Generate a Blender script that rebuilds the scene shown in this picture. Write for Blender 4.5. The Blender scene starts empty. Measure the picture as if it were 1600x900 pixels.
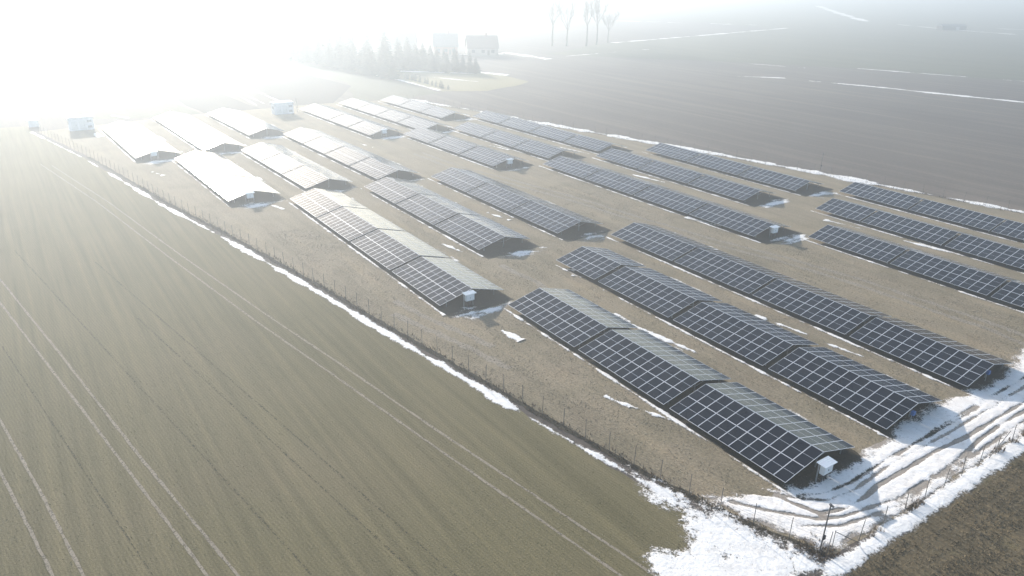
import bpy, bmesh, math, random
import numpy as np
from mathutils import Vector, Matrix

random.seed(7)
RNG = np.random.default_rng(7)
scene = bpy.context.scene
COL = scene.collection

# ------------------------------------------------------------------ camera
cam = bpy.data.cameras.new("camera")
cam.lens = 26.2
cam.sensor_width = 36.0
cam.clip_start = 0.5
cam.clip_end = 9000.0
cam_ob = bpy.data.objects.new("camera", cam)
COL.objects.link(cam_ob)
CR = Matrix(((0.563914, -0.328431, 0.757716), (0.825665, 0.20569, -0.525327), (0.016679, 0.921859, 0.387165)))
cam_ob.matrix_world = Matrix.Translation((68.987, -17.587, 33.302)) @ CR.to_4x4()
scene.camera = cam_ob

# ------------------------------------------------------------------ sky, sun, exposure
SUN_EL = math.radians(17.0)
SUN_AZ = math.radians(176.0)          # counter-clockwise from +X
world = bpy.data.worlds.new("World")
scene.world = world
world.use_nodes = True
wn = world.node_tree
bg = wn.nodes["Background"]
sky = wn.nodes.new("ShaderNodeTexSky")
sky.sky_type = 'NISHITA'
sky.sun_disc = False
sky.sun_elevation = SUN_EL
sky.sun_rotation = math.radians(90.0) - SUN_AZ   # Nishita rotation is clockwise from +Y
sky.altitude = 100.0
sky.air_density = 1.0
sky.dust_density = 1.0
sky.ozone_density = 1.0
wn.links.new(sky.outputs[0], bg.inputs[0])
bg.inputs[1].default_value = 0.15

sun = bpy.data.lights.new("sun", 'SUN')
sun.energy = 5.0
sun.angle = math.radians(0.5)
sun.color = (1.0, 0.95, 0.875)
sun_ob = bpy.data.objects.new("sun", sun)
COL.objects.link(sun_ob)
sd = Vector((math.cos(SUN_EL) * math.cos(SUN_AZ), math.cos(SUN_EL) * math.sin(SUN_AZ), math.sin(SUN_EL)))
sun_ob.rotation_euler = sd.to_track_quat('Z', 'Y').to_euler()

scene.view_settings.view_transform = 'Standard'
scene.view_settings.look = 'None'
scene.view_settings.gamma = 1.0
scene.view_settings.use_curve_mapping = False
scene.view_settings.exposure = 1.0

scene.render.engine = 'CYCLES'
scene.cycles.use_denoising = True
scene.cycles.max_bounces = 6
scene.cycles.diffuse_bounces = 2
scene.cycles.glossy_bounces = 2
scene.cycles.volume_bounces = 0
scene.cycles.sample_clamp_indirect = 4.0

HAZE_DENSITY = 0.0018
HAZE_G = 0.56

# ------------------------------------------------------------------ helpers
def tag(o, label=None, cat=None, group=None, kind=None):
    if label: o["label"] = label
    if cat: o["category"] = cat
    if group: o["group"] = group
    if kind: o["kind"] = kind
    return o

def link(name, me, parent=None, loc=None, rot=None, scale=None):
    o = bpy.data.objects.new(name, me)
    COL.objects.link(o)
    if parent is not None: o.parent = parent
    if loc is not None: o.location = loc
    if rot is not None: o.rotation_euler = rot
    if scale is not None: o.scale = scale
    return o

def empty(name, loc, rz=0.0):
    o = bpy.data.objects.new(name, None)
    COL.objects.link(o)
    o.location = loc
    o.rotation_euler = (0, 0, rz)
    o.empty_display_size = 0.3
    return o

def mesh(name, verts, faces, mat=None, smooth=False):
    me = bpy.data.meshes.new(name)
    me.from_pydata([tuple(v) for v in verts], [], [tuple(f) for f in faces])
    me.update()
    if mat is not None:
        me.materials.append(mat)
    if smooth:
        me.polygons.foreach_set("use_smooth", [True] * len(me.polygons))
    return me

def np_mesh(name, V, F, mat, smooth=False):
    """V (n,3) array, F (m,k) array with k = 3 or 4"""
    me = bpy.data.meshes.new(name)
    V = np.ascontiguousarray(V, dtype=np.float32)
    F = np.ascontiguousarray(F, dtype=np.int32)
    k = F.shape[1]
    me.vertices.add(len(V)); me.vertices.foreach_set("co", V.ravel())
    me.loops.add(F.size); me.loops.foreach_set("vertex_index", F.ravel())
    me.polygons.add(len(F))
    me.polygons.foreach_set("loop_start", np.arange(0, F.size, k, dtype=np.int32))
    me.polygons.foreach_set("use_smooth", np.full(len(F), smooth))
    me.update(calc_edges=True)
    me.validate()
    me.materials.append(mat)
    return me

def box_vf(c, s, V, F):
    b = len(V)
    cx, cy, cz = c; sx, sy, sz = s[0] / 2, s[1] / 2, s[2] / 2
    for dz in (-sz, sz):
        for dx, dy in ((-sx, -sy), (sx, -sy), (sx, sy), (-sx, sy)):
            V.append((cx + dx, cy + dy, cz + dz))
    F += [(b, b + 3, b + 2, b + 1), (b + 4, b + 5, b + 6, b + 7), (b, b + 1, b + 5, b + 4), (b + 1, b + 2, b + 6, b + 5),
          (b + 2, b + 3, b + 7, b + 6), (b + 3, b, b + 4, b + 7)]

def box_mesh(name, boxes, mat):
    V, F = [], []
    for c, s in boxes: box_vf(c, s, V, F)
    return mesh(name, V, F, mat)

def tube_vf(p, q, r0, r1, V, F, n=6, cap=True):
    p = Vector(p); q = Vector(q)
    d = (q - p).normalized()
    a = d.orthogonal().normalized(); b_ = d.cross(a)
    b = len(V)
    for pt, r in ((p, r0), (q, r1)):
        for i in range(n):
            t = 2 * math.pi * i / n
            V.append(tuple(pt + a * math.cos(t) * r + b_ * math.sin(t) * r))
    for i in range(n):
        j = (i + 1) % n
        F.append((b + i, b + j, b + n + j, b + n + i))
    if cap:
        F.append(tuple(b + n + i for i in range(n)))
        F.append(tuple(b + n - 1 - i for i in range(n)))

def tube_mesh(name, segs, mat, n=6):
    V, F = [], []
    for p, q, r0, r1 in segs: tube_vf(p, q, r0, r1, V, F, n)
    return mesh(name, V, F, mat, False)

# value noise in numpy
def vnoise(x, y, seed=0):
    xi = np.floor(x).astype(np.int64); yi = np.floor(y).astype(np.int64)
    fx = x - xi; fy = y - yi
    fx = fx * fx * (3 - 2 * fx); fy = fy * fy * (3 - 2 * fy)
    def h(a, b):
        n = (a * 374761393 + b * 668265263 + seed * 1442695041) & 0x7fffffff
        n = ((n ^ (n >> 13)) * 1274126177) & 0x7fffffff
        return ((n ^ (n >> 16)) & 0xffff) / 65535.0
    return (h(xi, yi) * (1 - fx) + h(xi + 1, yi) * fx) * (1 - fy) + (h(xi, yi + 1) * (1 - fx) + h(xi + 1, yi + 1) * fx) * fy

def fbm(x, y, seed=0, octv=4):
    s = 0; a = 0.5; t = 0
    for i in range(octv):
        s = s + a * vnoise(x * 2 ** i, y * 2 ** i, seed + 17 * i); t += a; a *= 0.55
    return s / t

def seg_dist(x, y, pts):
    """distance to a polyline, and the arc length of the nearest point"""
    best = np.full(np.shape(x), 1e9); arc = np.zeros(np.shape(x)); s0 = 0.0
    for (ax, ay), (bx, by) in zip(pts[:-1], pts[1:]):
        L = math.hypot(bx - ax, by - ay)
        t = np.clip(((x - ax) * (bx - ax) + (y - ay) * (by - ay)) / (L * L), 0, 1)
        dd = np.hypot(x - ax - t * (bx - ax), y - ay - t * (by - ay))
        m = dd < best
        best = np.where(m, dd, best); arc = np.where(m, s0 + t * L, arc); s0 += L
    return best, arc

def poly_sd(x, y, P):
    """signed distance, positive inside"""
    d, _ = seg_dist(x, y, list(P) + [P[0]])
    ins = np.zeros(np.shape(x), bool)
    n = len(P)
    for i in range(n):
        ax, ay = P[i]; bx, by = P[(i + 1) % n]
        c = (ay > y) != (by > y)
        xi = (bx - ax) * (y - ay) / ((by - ay) if by != ay else 1e-9) + ax
        ins ^= c & (x < xi)
    return np.where(ins, d, -d)

# ------------------------------------------------------------------ materials
def new_mat(name):
    m = bpy.data.materials.new(name)
    m.use_nodes = True
    nt = m.node_tree
    return m, nt, nt.nodes["Principled BSDF"]

def N(nt, t, **kw):
    n = nt.nodes.new(t)
    for k, v in kw.items(): setattr(n, k, v)
    return n

def ramp(nt, src, stops):
    r = N(nt, "ShaderNodeValToRGB")
    el = r.color_ramp.elements
    while len(el) > 1: el.remove(el[-1])
    el[0].position = stops[0][0]; el[0].color = (*stops[0][1], 1)
    for p, c in stops[1:]:
        e = el.new(p); e.color = (*c, 1)
    nt.links.new(src, r.inputs[0])
    return r.outputs[0]

def noise(nt, vec, scale, detail=4, rough=0.55, dist=0.0):
    n = N(nt, "ShaderNodeTexNoise")
    n.inputs["Scale"].default_value = scale
    n.inputs["Detail"].default_value = detail
    n.inputs["Roughness"].default_value = rough
    n.inputs["Distortion"].default_value = dist
    nt.links.new(vec, n.inputs["Vector"])
    return n.outputs["Fac"]

def coords(nt, rz=0.0, scale=(1, 1, 1)):
    tc = N(nt, "ShaderNodeTexCoord")
    mp = N(nt, "ShaderNodeMapping")
    mp.inputs["Rotation"].default_value = (0, 0, rz)
    mp.inputs["Scale"].default_value = scale
    nt.links.new(tc.outputs["Object"], mp.inputs["Vector"])
    return mp.outputs["Vector"]

def mix(nt, fac, a, b, mode='MIX'):
    m = N(nt, "ShaderNodeMix", data_type='RGBA', blend_type=mode)
    if isinstance(fac, (int, float)): m.inputs[0].default_value = fac
    else: nt.links.new(fac, m.inputs[0])
    for i, v in ((6, a), (7, b)):
        if isinstance(v, tuple): m.inputs[i].default_value = (*v, 1)
        else: nt.links.new(v, m.inputs[i])
    return m.outputs[2]

def maprange(nt, src, a, b, c=0.0, d=1.0):
    m = N(nt, "ShaderNodeMapRange")
    m.inputs[1].default_value = a; m.inputs[2].default_value = b
    m.inputs[3].default_value = c; m.inputs[4].default_value = d
    nt.links.new(src, m.inputs[0])
    return m.outputs[0]

def bump(nt, bs, h, dist, strength=1.0):
    b = N(nt, "ShaderNodeBump")
    b.inputs["Distance"].default_value = dist
    b.inputs["Strength"].default_value = strength
    nt.links.new(h, b.inputs["Height"])
    nt.links.new(b.outputs[0], bs.inputs["Normal"])

def plain(name, col, rough=0.7, metal=0.0, var=0.15, vscale=3.0, spec=0.3):
    m, nt, bs = new_mat(name)
    v = coords(nt)
    n = noise(nt, v, vscale, 5)
    c = mix(nt, maprange(nt, n, 0.3, 0.7), tuple(k * (1 - var) for k in col), tuple(min(1, k * (1 + var)) for k in col))
    nt.links.new(c, bs.inputs["Base Color"])
    bs.inputs["Roughness"].default_value = rough
    bs.inputs["Metallic"].default_value = metal
    bs.inputs["Specular IOR Level"].default_value = spec
    return m

def ground_mat(name, stops_big, stops_fine, fine_fac, big_scale, fine_scale, rz=0.0, stretch=None, stretch_cols=None, stretch_fac=0.5,
               bump_d=0.05, row=None):
    """two colour ramps of noise, and a third of noise drawn out along the working direction of the field"""
    m, nt, bs = new_mat(name)
    v = coords(nt)
    c = ramp(nt, noise(nt, v, big_scale, 5, 0.6), stops_big)
    fn = noise(nt, v, fine_scale, 6, 0.7)
    c2 = ramp(nt, fn, stops_fine)
    c = mix(nt, fine_fac, c, c2)
    h = fn
    if stretch:
        vs = coords(nt, rz, stretch)
        sn = noise(nt, vs, 1.0, 5, 0.65)
        c = mix(nt, stretch_fac, c, mix(nt, 1.0, c, ramp(nt, sn, stretch_cols), 'MULTIPLY'))
    if row:
        vr = coords(nt, rz)
        w = N(nt, "ShaderNodeTexWave", wave_type='BANDS', bands_direction='Y')
        w.inputs["Scale"].default_value = row[0]
        w.inputs["Distortion"].default_value = row[2]
        w.inputs["Detail"].default_value = 3
        w.inputs["Detail Scale"].default_value = 0.6
        nt.links.new(vr, w.inputs["Vector"])
        c = mix(nt, row[1], c, mix(nt, 1.0, c, ramp(nt, w.outputs["Fac"], [(0.2, (0.45, 0.45, 0.45)), (0.8, (1.45, 1.45, 1.4))]), 'MULTIPLY'))
    nt.links.new(c, bs.inputs["Base Color"])
    bs.inputs["Roughness"].default_value = 0.95
    bs.inputs["Specular IOR Level"].default_value = 0.1
    if bump_d: bump(nt, bs, h, bump_d, 0.7)
    return m

FIELD_RZ = -math.atan(0.155)       # working direction of the wheat field
M = {}
M['wheat'] = ground_mat('wheat', [(0.3, (0.122, 0.109, 0.051)), (0.5, (0.150, 0.129, 0.067)), (0.7, (0.177, 0.144, 0.084))],
                        [(0.3, (0.085, 0.074, 0.035)), (0.5, (0.150, 0.125, 0.068)), (0.72, (0.245, 0.196, 0.124))], 0.62, 0.06, 9.0,
                        FIELD_RZ, (0.03, 1.3, 1), [(0.3, (0.70, 0.71, 0.68)), (0.5, (1, 1, 1)), (0.7, (1.27, 1.24, 1.2))], 0.8, 0.06, row=(1.35, 0.13, 3.5))
M['soil_far'] = ground_mat('ploughed_soil', [(0.3, (0.078, 0.064, 0.054)), (0.45, (0.108, 0.088, 0.073)), (0.55, (0.125, 0.102, 0.083)), (0.68, (0.168, 0.138, 0.110))],
                           [(0.3, (0.057, 0.046, 0.038)), (0.7, (0.161, 0.132, 0.109))], 0.4, 0.012, 1.6,
                           -math.radians(14), (0.012, 0.30, 1), [(0.3, (0.805, 0.805, 0.805)), (0.5, (1, 1, 1)), (0.72, (1.552, 1.495, 1.438))], 0.8, 0.08)
M['meadow'] = ground_mat('dead_grass', [(0.3, (0.150, 0.122, 0.074)), (0.42, (0.206, 0.165, 0.105)), (0.55, (0.262, 0.207, 0.140)), (0.68, (0.222, 0.166, 0.110)), (0.78, (0.160, 0.142, 0.074))],
                         [(0.28, (0.095, 0.076, 0.047)), (0.5, (0.222, 0.180, 0.118)), (0.7, (0.38, 0.32, 0.225))], 0.58, 0.16, 4.6,
                         0.0, (0.05, 0.45, 1), [(0.3, (0.74, 0.75, 0.72)), (0.5, (1, 1, 1)), (0.7, (1.28, 1.22, 1.14))], 0.75, 0.07)
M['stubble'] = ground_mat('stubble_soil', [(0.3, (0.100, 0.075, 0.043)), (0.55, (0.140, 0.106, 0.062)), (0.7, (0.118, 0.110, 0.050))],
                          [(0.3, (0.045, 0.034, 0.020)), (0.55, (0.130, 0.102, 0.060)), (0.75, (0.29, 0.235, 0.155))], 0.6, 0.30, 5.0,
                          math.radians(90), (0.06, 2.6, 1), [(0.3, (0.6, 0.6, 0.56)), (0.5, (1, 1, 1)), (0.7, (1.4, 1.33, 1.22))], 0.85, 0.12)
M['track'] = ground_mat('track_soil', [(0.3, (0.24, 0.20, 0.145)), (0.7, (0.33, 0.28, 0.21))], [(0.3, (0.12, 0.10, 0.075)), (0.7, (0.36, 0.30, 0.24))], 0.4, 0.8, 6.0, bump_d=0.03)
M['stubbletrack'] = ground_mat('pressed_straw', [(0.3, (0.13, 0.105, 0.07)), (0.7, (0.20, 0.165, 0.115))], [(0.3, (0.08, 0.065, 0.045)), (0.7, (0.24, 0.2, 0.14))], 0.5, 1.0, 6.0, bump_d=0)
def worn(m, lo, hi, scale=5.0):
    nt = m.node_tree; bs = nt.nodes["Principled BSDF"]
    nt.links.new(maprange(nt, noise(nt, coords(nt), scale, 5, 0.7), lo, hi), bs.inputs["Alpha"])
worn(M['track'], 0.28, 0.50)
worn(M['stubbletrack'], 0.42, 0.6)
M['mud'] = ground_mat('track_mud', [(0.3, (0.25, 0.205, 0.165)), (0.7, (0.40, 0.345, 0.285))], [(0.3, (0.15, 0.12, 0.095)), (0.7, (0.50, 0.43, 0.36))], 0.45, 0.6, 5.0, bump_d=0.06)
M['furrow'] = ground_mat('shaded_furrow_soil', [(0.3, (0.035, 0.028, 0.02)), (0.7, (0.06, 0.05, 0.034))], [(0.3, (0.02, 0.017, 0.012)), (0.7, (0.09, 0.075, 0.05))], 0.5, 1.0, 6.0, bump_d=0.1)  # wet soil, darkened further for the shade of the furrow edge
M['drillgap'] = ground_mat('drill_gap_soil', [(0.3, (0.065, 0.058, 0.036)), (0.7, (0.09, 0.08, 0.05))], [(0.3, (0.05, 0.045, 0.028)), (0.7, (0.11, 0.095, 0.06))], 0.5, 1.0, 6.0, bump_d=0)
worn(M['drillgap'], 0.45, 0.62)
M['shadesoil'] = ground_mat('shade_painted_soil', [(0.3, (0.040, 0.034, 0.024)), (0.7, (0.068, 0.056, 0.040))], [(0.3, (0.024, 0.020, 0.014)), (0.7, (0.096, 0.080, 0.056))], 0.5, 0.8, 5.0, bump_d=0.06)  # soil colour darkened to carry the shadow of the tables
M['lawn'] = ground_mat('pale_lawn', [(0.3, (0.19, 0.16, 0.075)), (0.7, (0.26, 0.21, 0.11))], [(0.3, (0.15, 0.13, 0.06)), (0.7, (0.3, 0.25, 0.14))], 0.4, 0.05, 1.0, bump_d=0)
M['grassfield'] = ground_mat('far_winter_crop', [(0.3, (0.085, 0.085, 0.05)), (0.7, (0.12, 0.11, 0.07))], [(0.3, (0.07, 0.07, 0.04)), (0.7, (0.15, 0.135, 0.09))], 0.4, 0.01, 0.8,
                             math.radians(-60), (0.01, 0.12, 1), [(0.3, (0.75, 0.75, 0.75)), (0.5, (1, 1, 1)), (0.7, (1.3, 1.25, 1.2))], 0.7, 0)
M['darkfield'] = ground_mat('dark_ploughed_strip', [(0.3, (0.045, 0.037, 0.03)), (0.7, (0.065, 0.054, 0.045))], [(0.3, (0.035, 0.03, 0.025)), (0.7, (0.09, 0.075, 0.06))], 0.4, 0.04, 1.2, bump_d=0)

def snow_mat(name, a, b, dirt, amt):
    """thawing snow: where the lie is thin (attribute cover) it breaks up over the ground and greys"""
    m, nt, bs = new_mat(name)
    v = coords(nt)
    at = N(nt, "ShaderNodeAttribute", attribute_name='cover')
    cov = at.outputs["Fac"]
    c = mix(nt, maprange(nt, noise(nt, v, 0.7, 5, 0.65), 0.35, 0.65), a, b)
    c = mix(nt, maprange(nt, noise(nt, v, 2.8, 6, 0.72), 0.58 - amt * 0.5, 0.85 - amt * 0.5), c, dirt)
    c = mix(nt, maprange(nt, cov, 0.75, 0.40), c, dirt)
    nt.links.new(c, bs.inputs["Base Color"])
    bs.inputs["Roughness"].default_value = 0.75
    bs.inputs["Specular IOR Level"].default_value = 0.2
    bump(nt, bs, noise(nt, v, 4.0, 6, 0.7), 0.06, 0.8)
    fine = noise(nt, v, 7.0, 5, 0.75)
    ad = N(nt, "ShaderNodeMath", operation='MULTIPLY_ADD'); ad.inputs[1].default_value = 1.5
    nt.links.new(fine, ad.inputs[0]); nt.links.new(cov, ad.inputs[2])
    al = maprange(nt, ad.outputs[0], 1.26, 1.46)
    nt.links.new(al, bs.inputs["Alpha"])
    return m
M['snow'] = snow_mat('snow', (0.76, 0.715, 0.665), (0.87, 0.83, 0.785), (0.47, 0.40, 0.33), 0.08)
M['slush'] = snow_mat('trodden_snow', (0.78, 0.71, 0.64), (0.90, 0.85, 0.80), (0.52, 0.44, 0.36), 0.12)

# solar glass: cells, the white gap across the middle of each half-cut module, fine rows of cells
def glass_mat():
    m, nt, bs = new_mat('solar_glass')
    uv = N(nt, "ShaderNodeUVMap")
    sep = N(nt, "ShaderNodeSeparateXYZ")
    nt.links.new(uv.outputs[0], sep.inputs[0])
    def lines(src, count, width):
        mul = N(nt, "ShaderNodeMath", operation='MULTIPLY'); mul.inputs[1].default_value = count
        nt.links.new(src, mul.inputs[0])
        fr = N(nt, "ShaderNodeMath", operation='FRACT'); nt.links.new(mul.outputs[0], fr.inputs[0])
        su = N(nt, "ShaderNodeMath", operation='SUBTRACT'); su.inputs[1].default_value = 0.5
        nt.links.new(fr.outputs[0], su.inputs[0])
        ab = N(nt, "ShaderNodeMath", operation='ABSOLUTE'); nt.links.new(su.outputs[0], ab.inputs[0])
        gt = N(nt, "ShaderNodeMath", operation='GREATER_THAN'); gt.inputs[1].default_value = 0.5 - width
        nt.links.new(ab.outputs[0], gt.inputs[0])
        return gt.outputs[0]
    mx = N(nt, "ShaderNodeMath", operation='MAXIMUM')
    nt.links.new(lines(sep.outputs[0], 6, 0.016), mx.inputs[0])
    nt.links.new(lines(sep.outputs[1], 24, 0.03), mx.inputs[1])
    mid = N(nt, "ShaderNodeMath", operation='SUBTRACT'); mid.inputs[1].default_value = 0.5
    nt.links.new(sep.outputs[1], mid.inputs[0])
    mab = N(nt, "ShaderNodeMath", operation='ABSOLUTE'); nt.links.new(mid.outputs[0], mab.inputs[0])
    mlt = N(nt, "ShaderNodeMath", operation='LESS_THAN'); mlt.inputs[1].default_value = 0.0065
    nt.links.new(mab.outputs[0], mlt.inputs[0])
    oi = N(nt, "ShaderNodeObjectInfo")
    cell = mix(nt, oi.outputs["Random"], (0.0035, 0.0055, 0.011), (0.006, 0.008, 0.015))
    c = mix(nt, mx.outputs[0], cell, (0.014, 0.018, 0.026))
    c = mix(nt, mlt.outputs[0], c, (0.50, 0.52, 0.55))
    v = coords(nt)
    dust = noise(nt, v, 0.8, 4, 0.6)
    c = mix(nt, maprange(nt, dust, 0.35, 0.8, 0.0, 0.018), c, (0.30, 0.29, 0.27))
    nt.links.new(c, bs.inputs["Base Color"])
    nt.links.new(maprange(nt, dust, 0.2, 0.8, 0.07, 0.13), bs.inputs["Roughness"])
    bs.inputs["IOR"].default_value = 1.45
    bs.inputs["Specular IOR Level"].default_value = 0.24
    return m
M['glass'] = glass_mat()
M['alu'] = plain('anodised_frame', (0.56, 0.57, 0.59), 0.5, 0.15, 0.06, 2.0, 0.3)
M['steel'] = plain('galvanised_steel', (0.30, 0.31, 0.32), 0.5, 0.5, 0.15, 4.0)
M['backsheet'] = plain('backsheet', (0.35, 0.35, 0.36), 0.7)
M['white'] = plain('white_sheet', (0.74, 0.75, 0.76), 0.5, 0, 0.05, 5.0)
M['cabinet'] = plain('cabinet_grey', (0.60, 0.61, 0.61), 0.5, 0, 0.05, 5.0)
M['dark'] = plain('dark_plastic', (0.03, 0.03, 0.035), 0.5)
M['blue'] = plain('blue_box_plastic', (0.05, 0.13, 0.33), 0.5)
M['post'] = plain('fence_post_steel', (0.15, 0.14, 0.13), 0.6, 0.3, 0.3, 6.0)
M['wire'] = plain('fence_wire', (0.16, 0.15, 0.14), 0.6, 0.4)
M['polegrey'] = plain('pole_steel', (0.13, 0.125, 0.12), 0.5, 0.4)
M['bark'] = plain('bark', (0.075, 0.06, 0.048), 0.9, 0, 0.4, 3.0)
M['twig'] = plain('twig', (0.10, 0.08, 0.065), 0.9, 0, 0.3, 1.0)
M['needle'] = plain('spruce_needles', (0.030, 0.045, 0.022), 0.8, 0, 0.4, 1.2)
M['browntuft'] = plain('brown_tufts', (0.19, 0.15, 0.10), 0.9, 0, 0.3, 0.5)
M['drytuft'] = plain('dry_tufts', (0.27, 0.222, 0.155), 0.9, 0, 0.4, 0.9)
M['weed'] = plain('dry_weeds', (0.15, 0.108, 0.07), 0.9, 0, 0.45, 1.3)
M['greentuft'] = plain('green_blades', (0.112, 0.109, 0.044), 0.9, 0, 0.45, 0.8)
M['strawtuft'] = plain('stubble_straw', (0.17, 0.13, 0.075), 0.9, 0, 0.5, 1.1)
M['plaster'] = plain('plaster', (0.24, 0.22, 0.20), 0.9, 0, 0.1, 0.6)
M['roof'] = plain('roof_tiles', (0.10, 0.06, 0.05), 0.8, 0, 0.2, 1.5)
M['roofgrey'] = plain('roof_sheet', (0.13, 0.13, 0.135), 0.7, 0, 0.15, 1.5)
M['pane'] = plain('window_glass', (0.05, 0.055, 0.06), 0.1, 0, 0.1, 1.0, 0.5)
M['brick'] = plain('brick', (0.22, 0.11, 0.08), 0.9, 0, 0.2, 2.0)
M['concrete'] = plain('concrete_panel', (0.66, 0.67, 0.68), 0.8, 0, 0.08, 1.5)

# ------------------------------------------------------------------ the ground
def sheet(name, P, z, mat, rag=0.0, step=1.0, seed=3, kind='structure', label=None):
    """flat sheet with a ragged outline"""
    Q = []
    n = len(P)
    for i in range(n):
        a = Vector(P[i]); b = Vector(P[(i + 1) % n])
        L = (b - a).length
        k = max(1, int(L / step)) if rag else 1
        nrm = Vector((-(b - a).y, (b - a).x)).normalized()
        for j in range(k):
            t = j / k
            p = a.lerp(b, t)
            if rag:
                o = float(fbm(np.array(p.x * 0.6 / step + 31.7), np.array(p.y * 0.6 / step), seed, 3)) - 0.5
                p = p + nrm * o * 2 * rag
            Q.append((p.x, p.y, z))
    o = link(name, mesh(name, Q, [tuple(range(len(Q)))], mat))
    tag(o, label, None, None, kind)
    return o

def strip(name, pts, width, z, mat, rag=0.25, step=0.35, seed=1):
    """ragged band along a polyline"""
    path = []
    for a, b in zip(pts[:-1], pts[1:]):
        a = Vector(a); b = Vector(b); k = max(1, int((b - a).length / step))
        path += [a.lerp(b, i / k) for i in range(k)]
    path.append(Vector(pts[-1]))
    V, F = [], []
    for i, p in enumerate(path):
        q = path[min(i + 1, len(path) - 1)]; r = path[max(i - 1, 0)]
        d = (q - r).normalized(); nrm = Vector((-d.y, d.x))
        n1 = float(fbm(np.array(i * step * 1.3), np.array(0.3), seed, 3)); n2 = float(fbm(np.array(i * step * 1.3), np.array(7.3), seed + 5, 3))
        w1 = width * (0.5 + (n1 - 0.5) * 2 * rag); w2 = width * (0.5 + (n2 - 0.5) * 2 * rag)
        V += [(*(p + nrm * w1), z), (*(p - nrm * w2), z)]
    for i in range(len(path) - 1):
        F.append((2 * i, 2 * i + 1, 2 * i + 3, 2 * i + 2))
    o = link(name, mesh(name, V, F, mat))
    o["kind"] = 'structure'
    return o

R0 = 3000.0
g = link('ground', mesh('ground', [(-R0, -R0, 0), (R0, -R0, 0), (R0, R0, 0), (-R0, R0, 0)], [(0, 1, 2, 3)], M['soil_far']))
g["kind"] = 'structure'

FENCE_L = [(-124.0, -10.6), (-92.3, -4.4), (-65.4, -0.2), (-52.1, 1.7), (-35.7, 4.8), (-19.6, 7.5), (-5.7, 9.7), (4.5, 11.1), (15.1, 12.7), (28.3, 14.7),
           (39.4, 16.6), (46.4, 18.5), (50.1, 20.0)]
FENCE_R = [(50.4, 20.6), (50.6, 23.6), (50.7, 33.0), (50.85, 60.0), (51.0, 118.0)]
FENCE_F = [(-128.0, 80.5), (-113.0, 84.0), (-102.6, 87.0), (-76.3, 92.3), (-51.2, 98.2), (-28.9, 103.6), (-9.5, 107.4), (4.9, 110.0), (21.9, 113.0), (51.0, 118.0)]

# green winter wheat beside the park
sheet('wheat_field', [(a, b - 1.0) for a, b in FENCE_L[:-3]] + [(41.0, 15.2), (48.0, 17.4), (50.2, 17.6), (51.6, -95), (-150, -120), (-134, -24), (-132, -12)], 0.012, M['wheat'], 0.35, 1.0, 5)
# grass between the tables
sheet('meadow', FENCE_L + FENCE_R + FENCE_F[::-1] + [(-131, 60), (-130, 20)], 0.008, M['meadow'], 0.25, 1.5, 9)
# field across the corner
sheet('stubble_field', [(51.4, 17.0), (51.7, 25), (51.7, 35), (51.8, 60), (52.2, 125), (140, 140), (140, -100), (51.6, -95)], 0.012, M['stubble'], 0.3, 0.8, 12)
# farther fields
sheet('far_field', [(-900, 560), (-305, 470), (-268, 340), (-252, 262), (-216, 196), (-164, 244), (-114, 281), (-59, 301), (200, 372), (900, 520), (900, 2500), (-900, 2500)], 0.03, M['grassfield'], 3.0, 20, 4)
sheet('dark_field', [(-215, 24), (-188, 27), (-145, 24.5), (-131, 26), (-131, 40), (-184, 37), (-212, 40)], 0.02, M['darkfield'], 0.6, 4, 8)
sheet('dark_field', [(-240, 46), (-190, 50), (-132, 48.5), (-131, 60), (-160, 78), (-215, 74), (-240, 70)], 0.022, M['darkfield'], 0.6, 4, 18)
sheet('grass_field', [(-320, -20), (-180, -1), (-137, -2), (-131, 10), (-131, 25), (-150, 23), (-215, 22), (-320, 30)], 0.018, M['grassfield'], 0.5, 4, 28)
sheet('lawn', [(-190, 97.5), (-166, 97), (-136, 97.3), (-131, 110), (-136, 124), (-142, 134), (-165, 137), (-176, 131), (-192, 115)], 0.03, M['lawn'], 0.8, 3, 38)
sheet('grass_field', [(-330, 60), (-235, 62), (-205, 78), (-168, 80), (-131, 66), (-129, 80.5), (-134, 95), (-190, 95.5), (-215, 88), (-330, 84)], 0.016, M['grassfield'], 0.8, 4, 48)

# wheel tracks in the wheat
for k, pts in enumerate([
        [(-90, -12.5), (-58.7, -7.4), (-27.8, -3.3), (-3.3, 0.2), (9.6, 2.3), (19.8, 3.9), (28.1, 5.2), (43.9, 7.8), (50, 8.8)],
        [(-88, -10.9), (-57.5, -5.9), (-26.9, -1.8), (-2.2, 1.9), (10.5, 4.0), (20.4, 5.5), (26.1, 6.4), (44.8, 9.5), (50, 10.3)],
        [(-60, -25.8), (-29.8, -21.0), (-4.6, -17.0), (16.6, -13.8), (31.5, -11.3), (50, -8.4)],
        [(-52, -26.0), (-22.2, -21.3), (3.5, -17.1), (19.7, -14.5), (30.6, -12.8), (50, -9.8)],
        [(-30, -27.8), (4.8, -22.2), (17.3, -20.2), (26.5, -18.9), (50, -15.2)],
        [(-30, -29.4), (12.5, -22.5), (19.1, -21.4), (25.6, -20.4), (50, -16.7)]]):
    strip('wheel_track', pts, 0.19, 0.020, M['track'], 0.35, 0.25, 20 + k)
# drill furrows in the wheat, darker
for k, (y0, x0, x1) in enumerate([(-11.3, -40, 48), (-6.6, -10, 40), (-4.9, -30, 48), (-18.4, -10, 48)]):
    strip('furrow', [(x, y0 + 0.155 * (x - 10)) for x in range(x0, x1, 6)], 0.11, 0.017, M['drillgap'], 0.6, 0.3, 40 + k)

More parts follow.
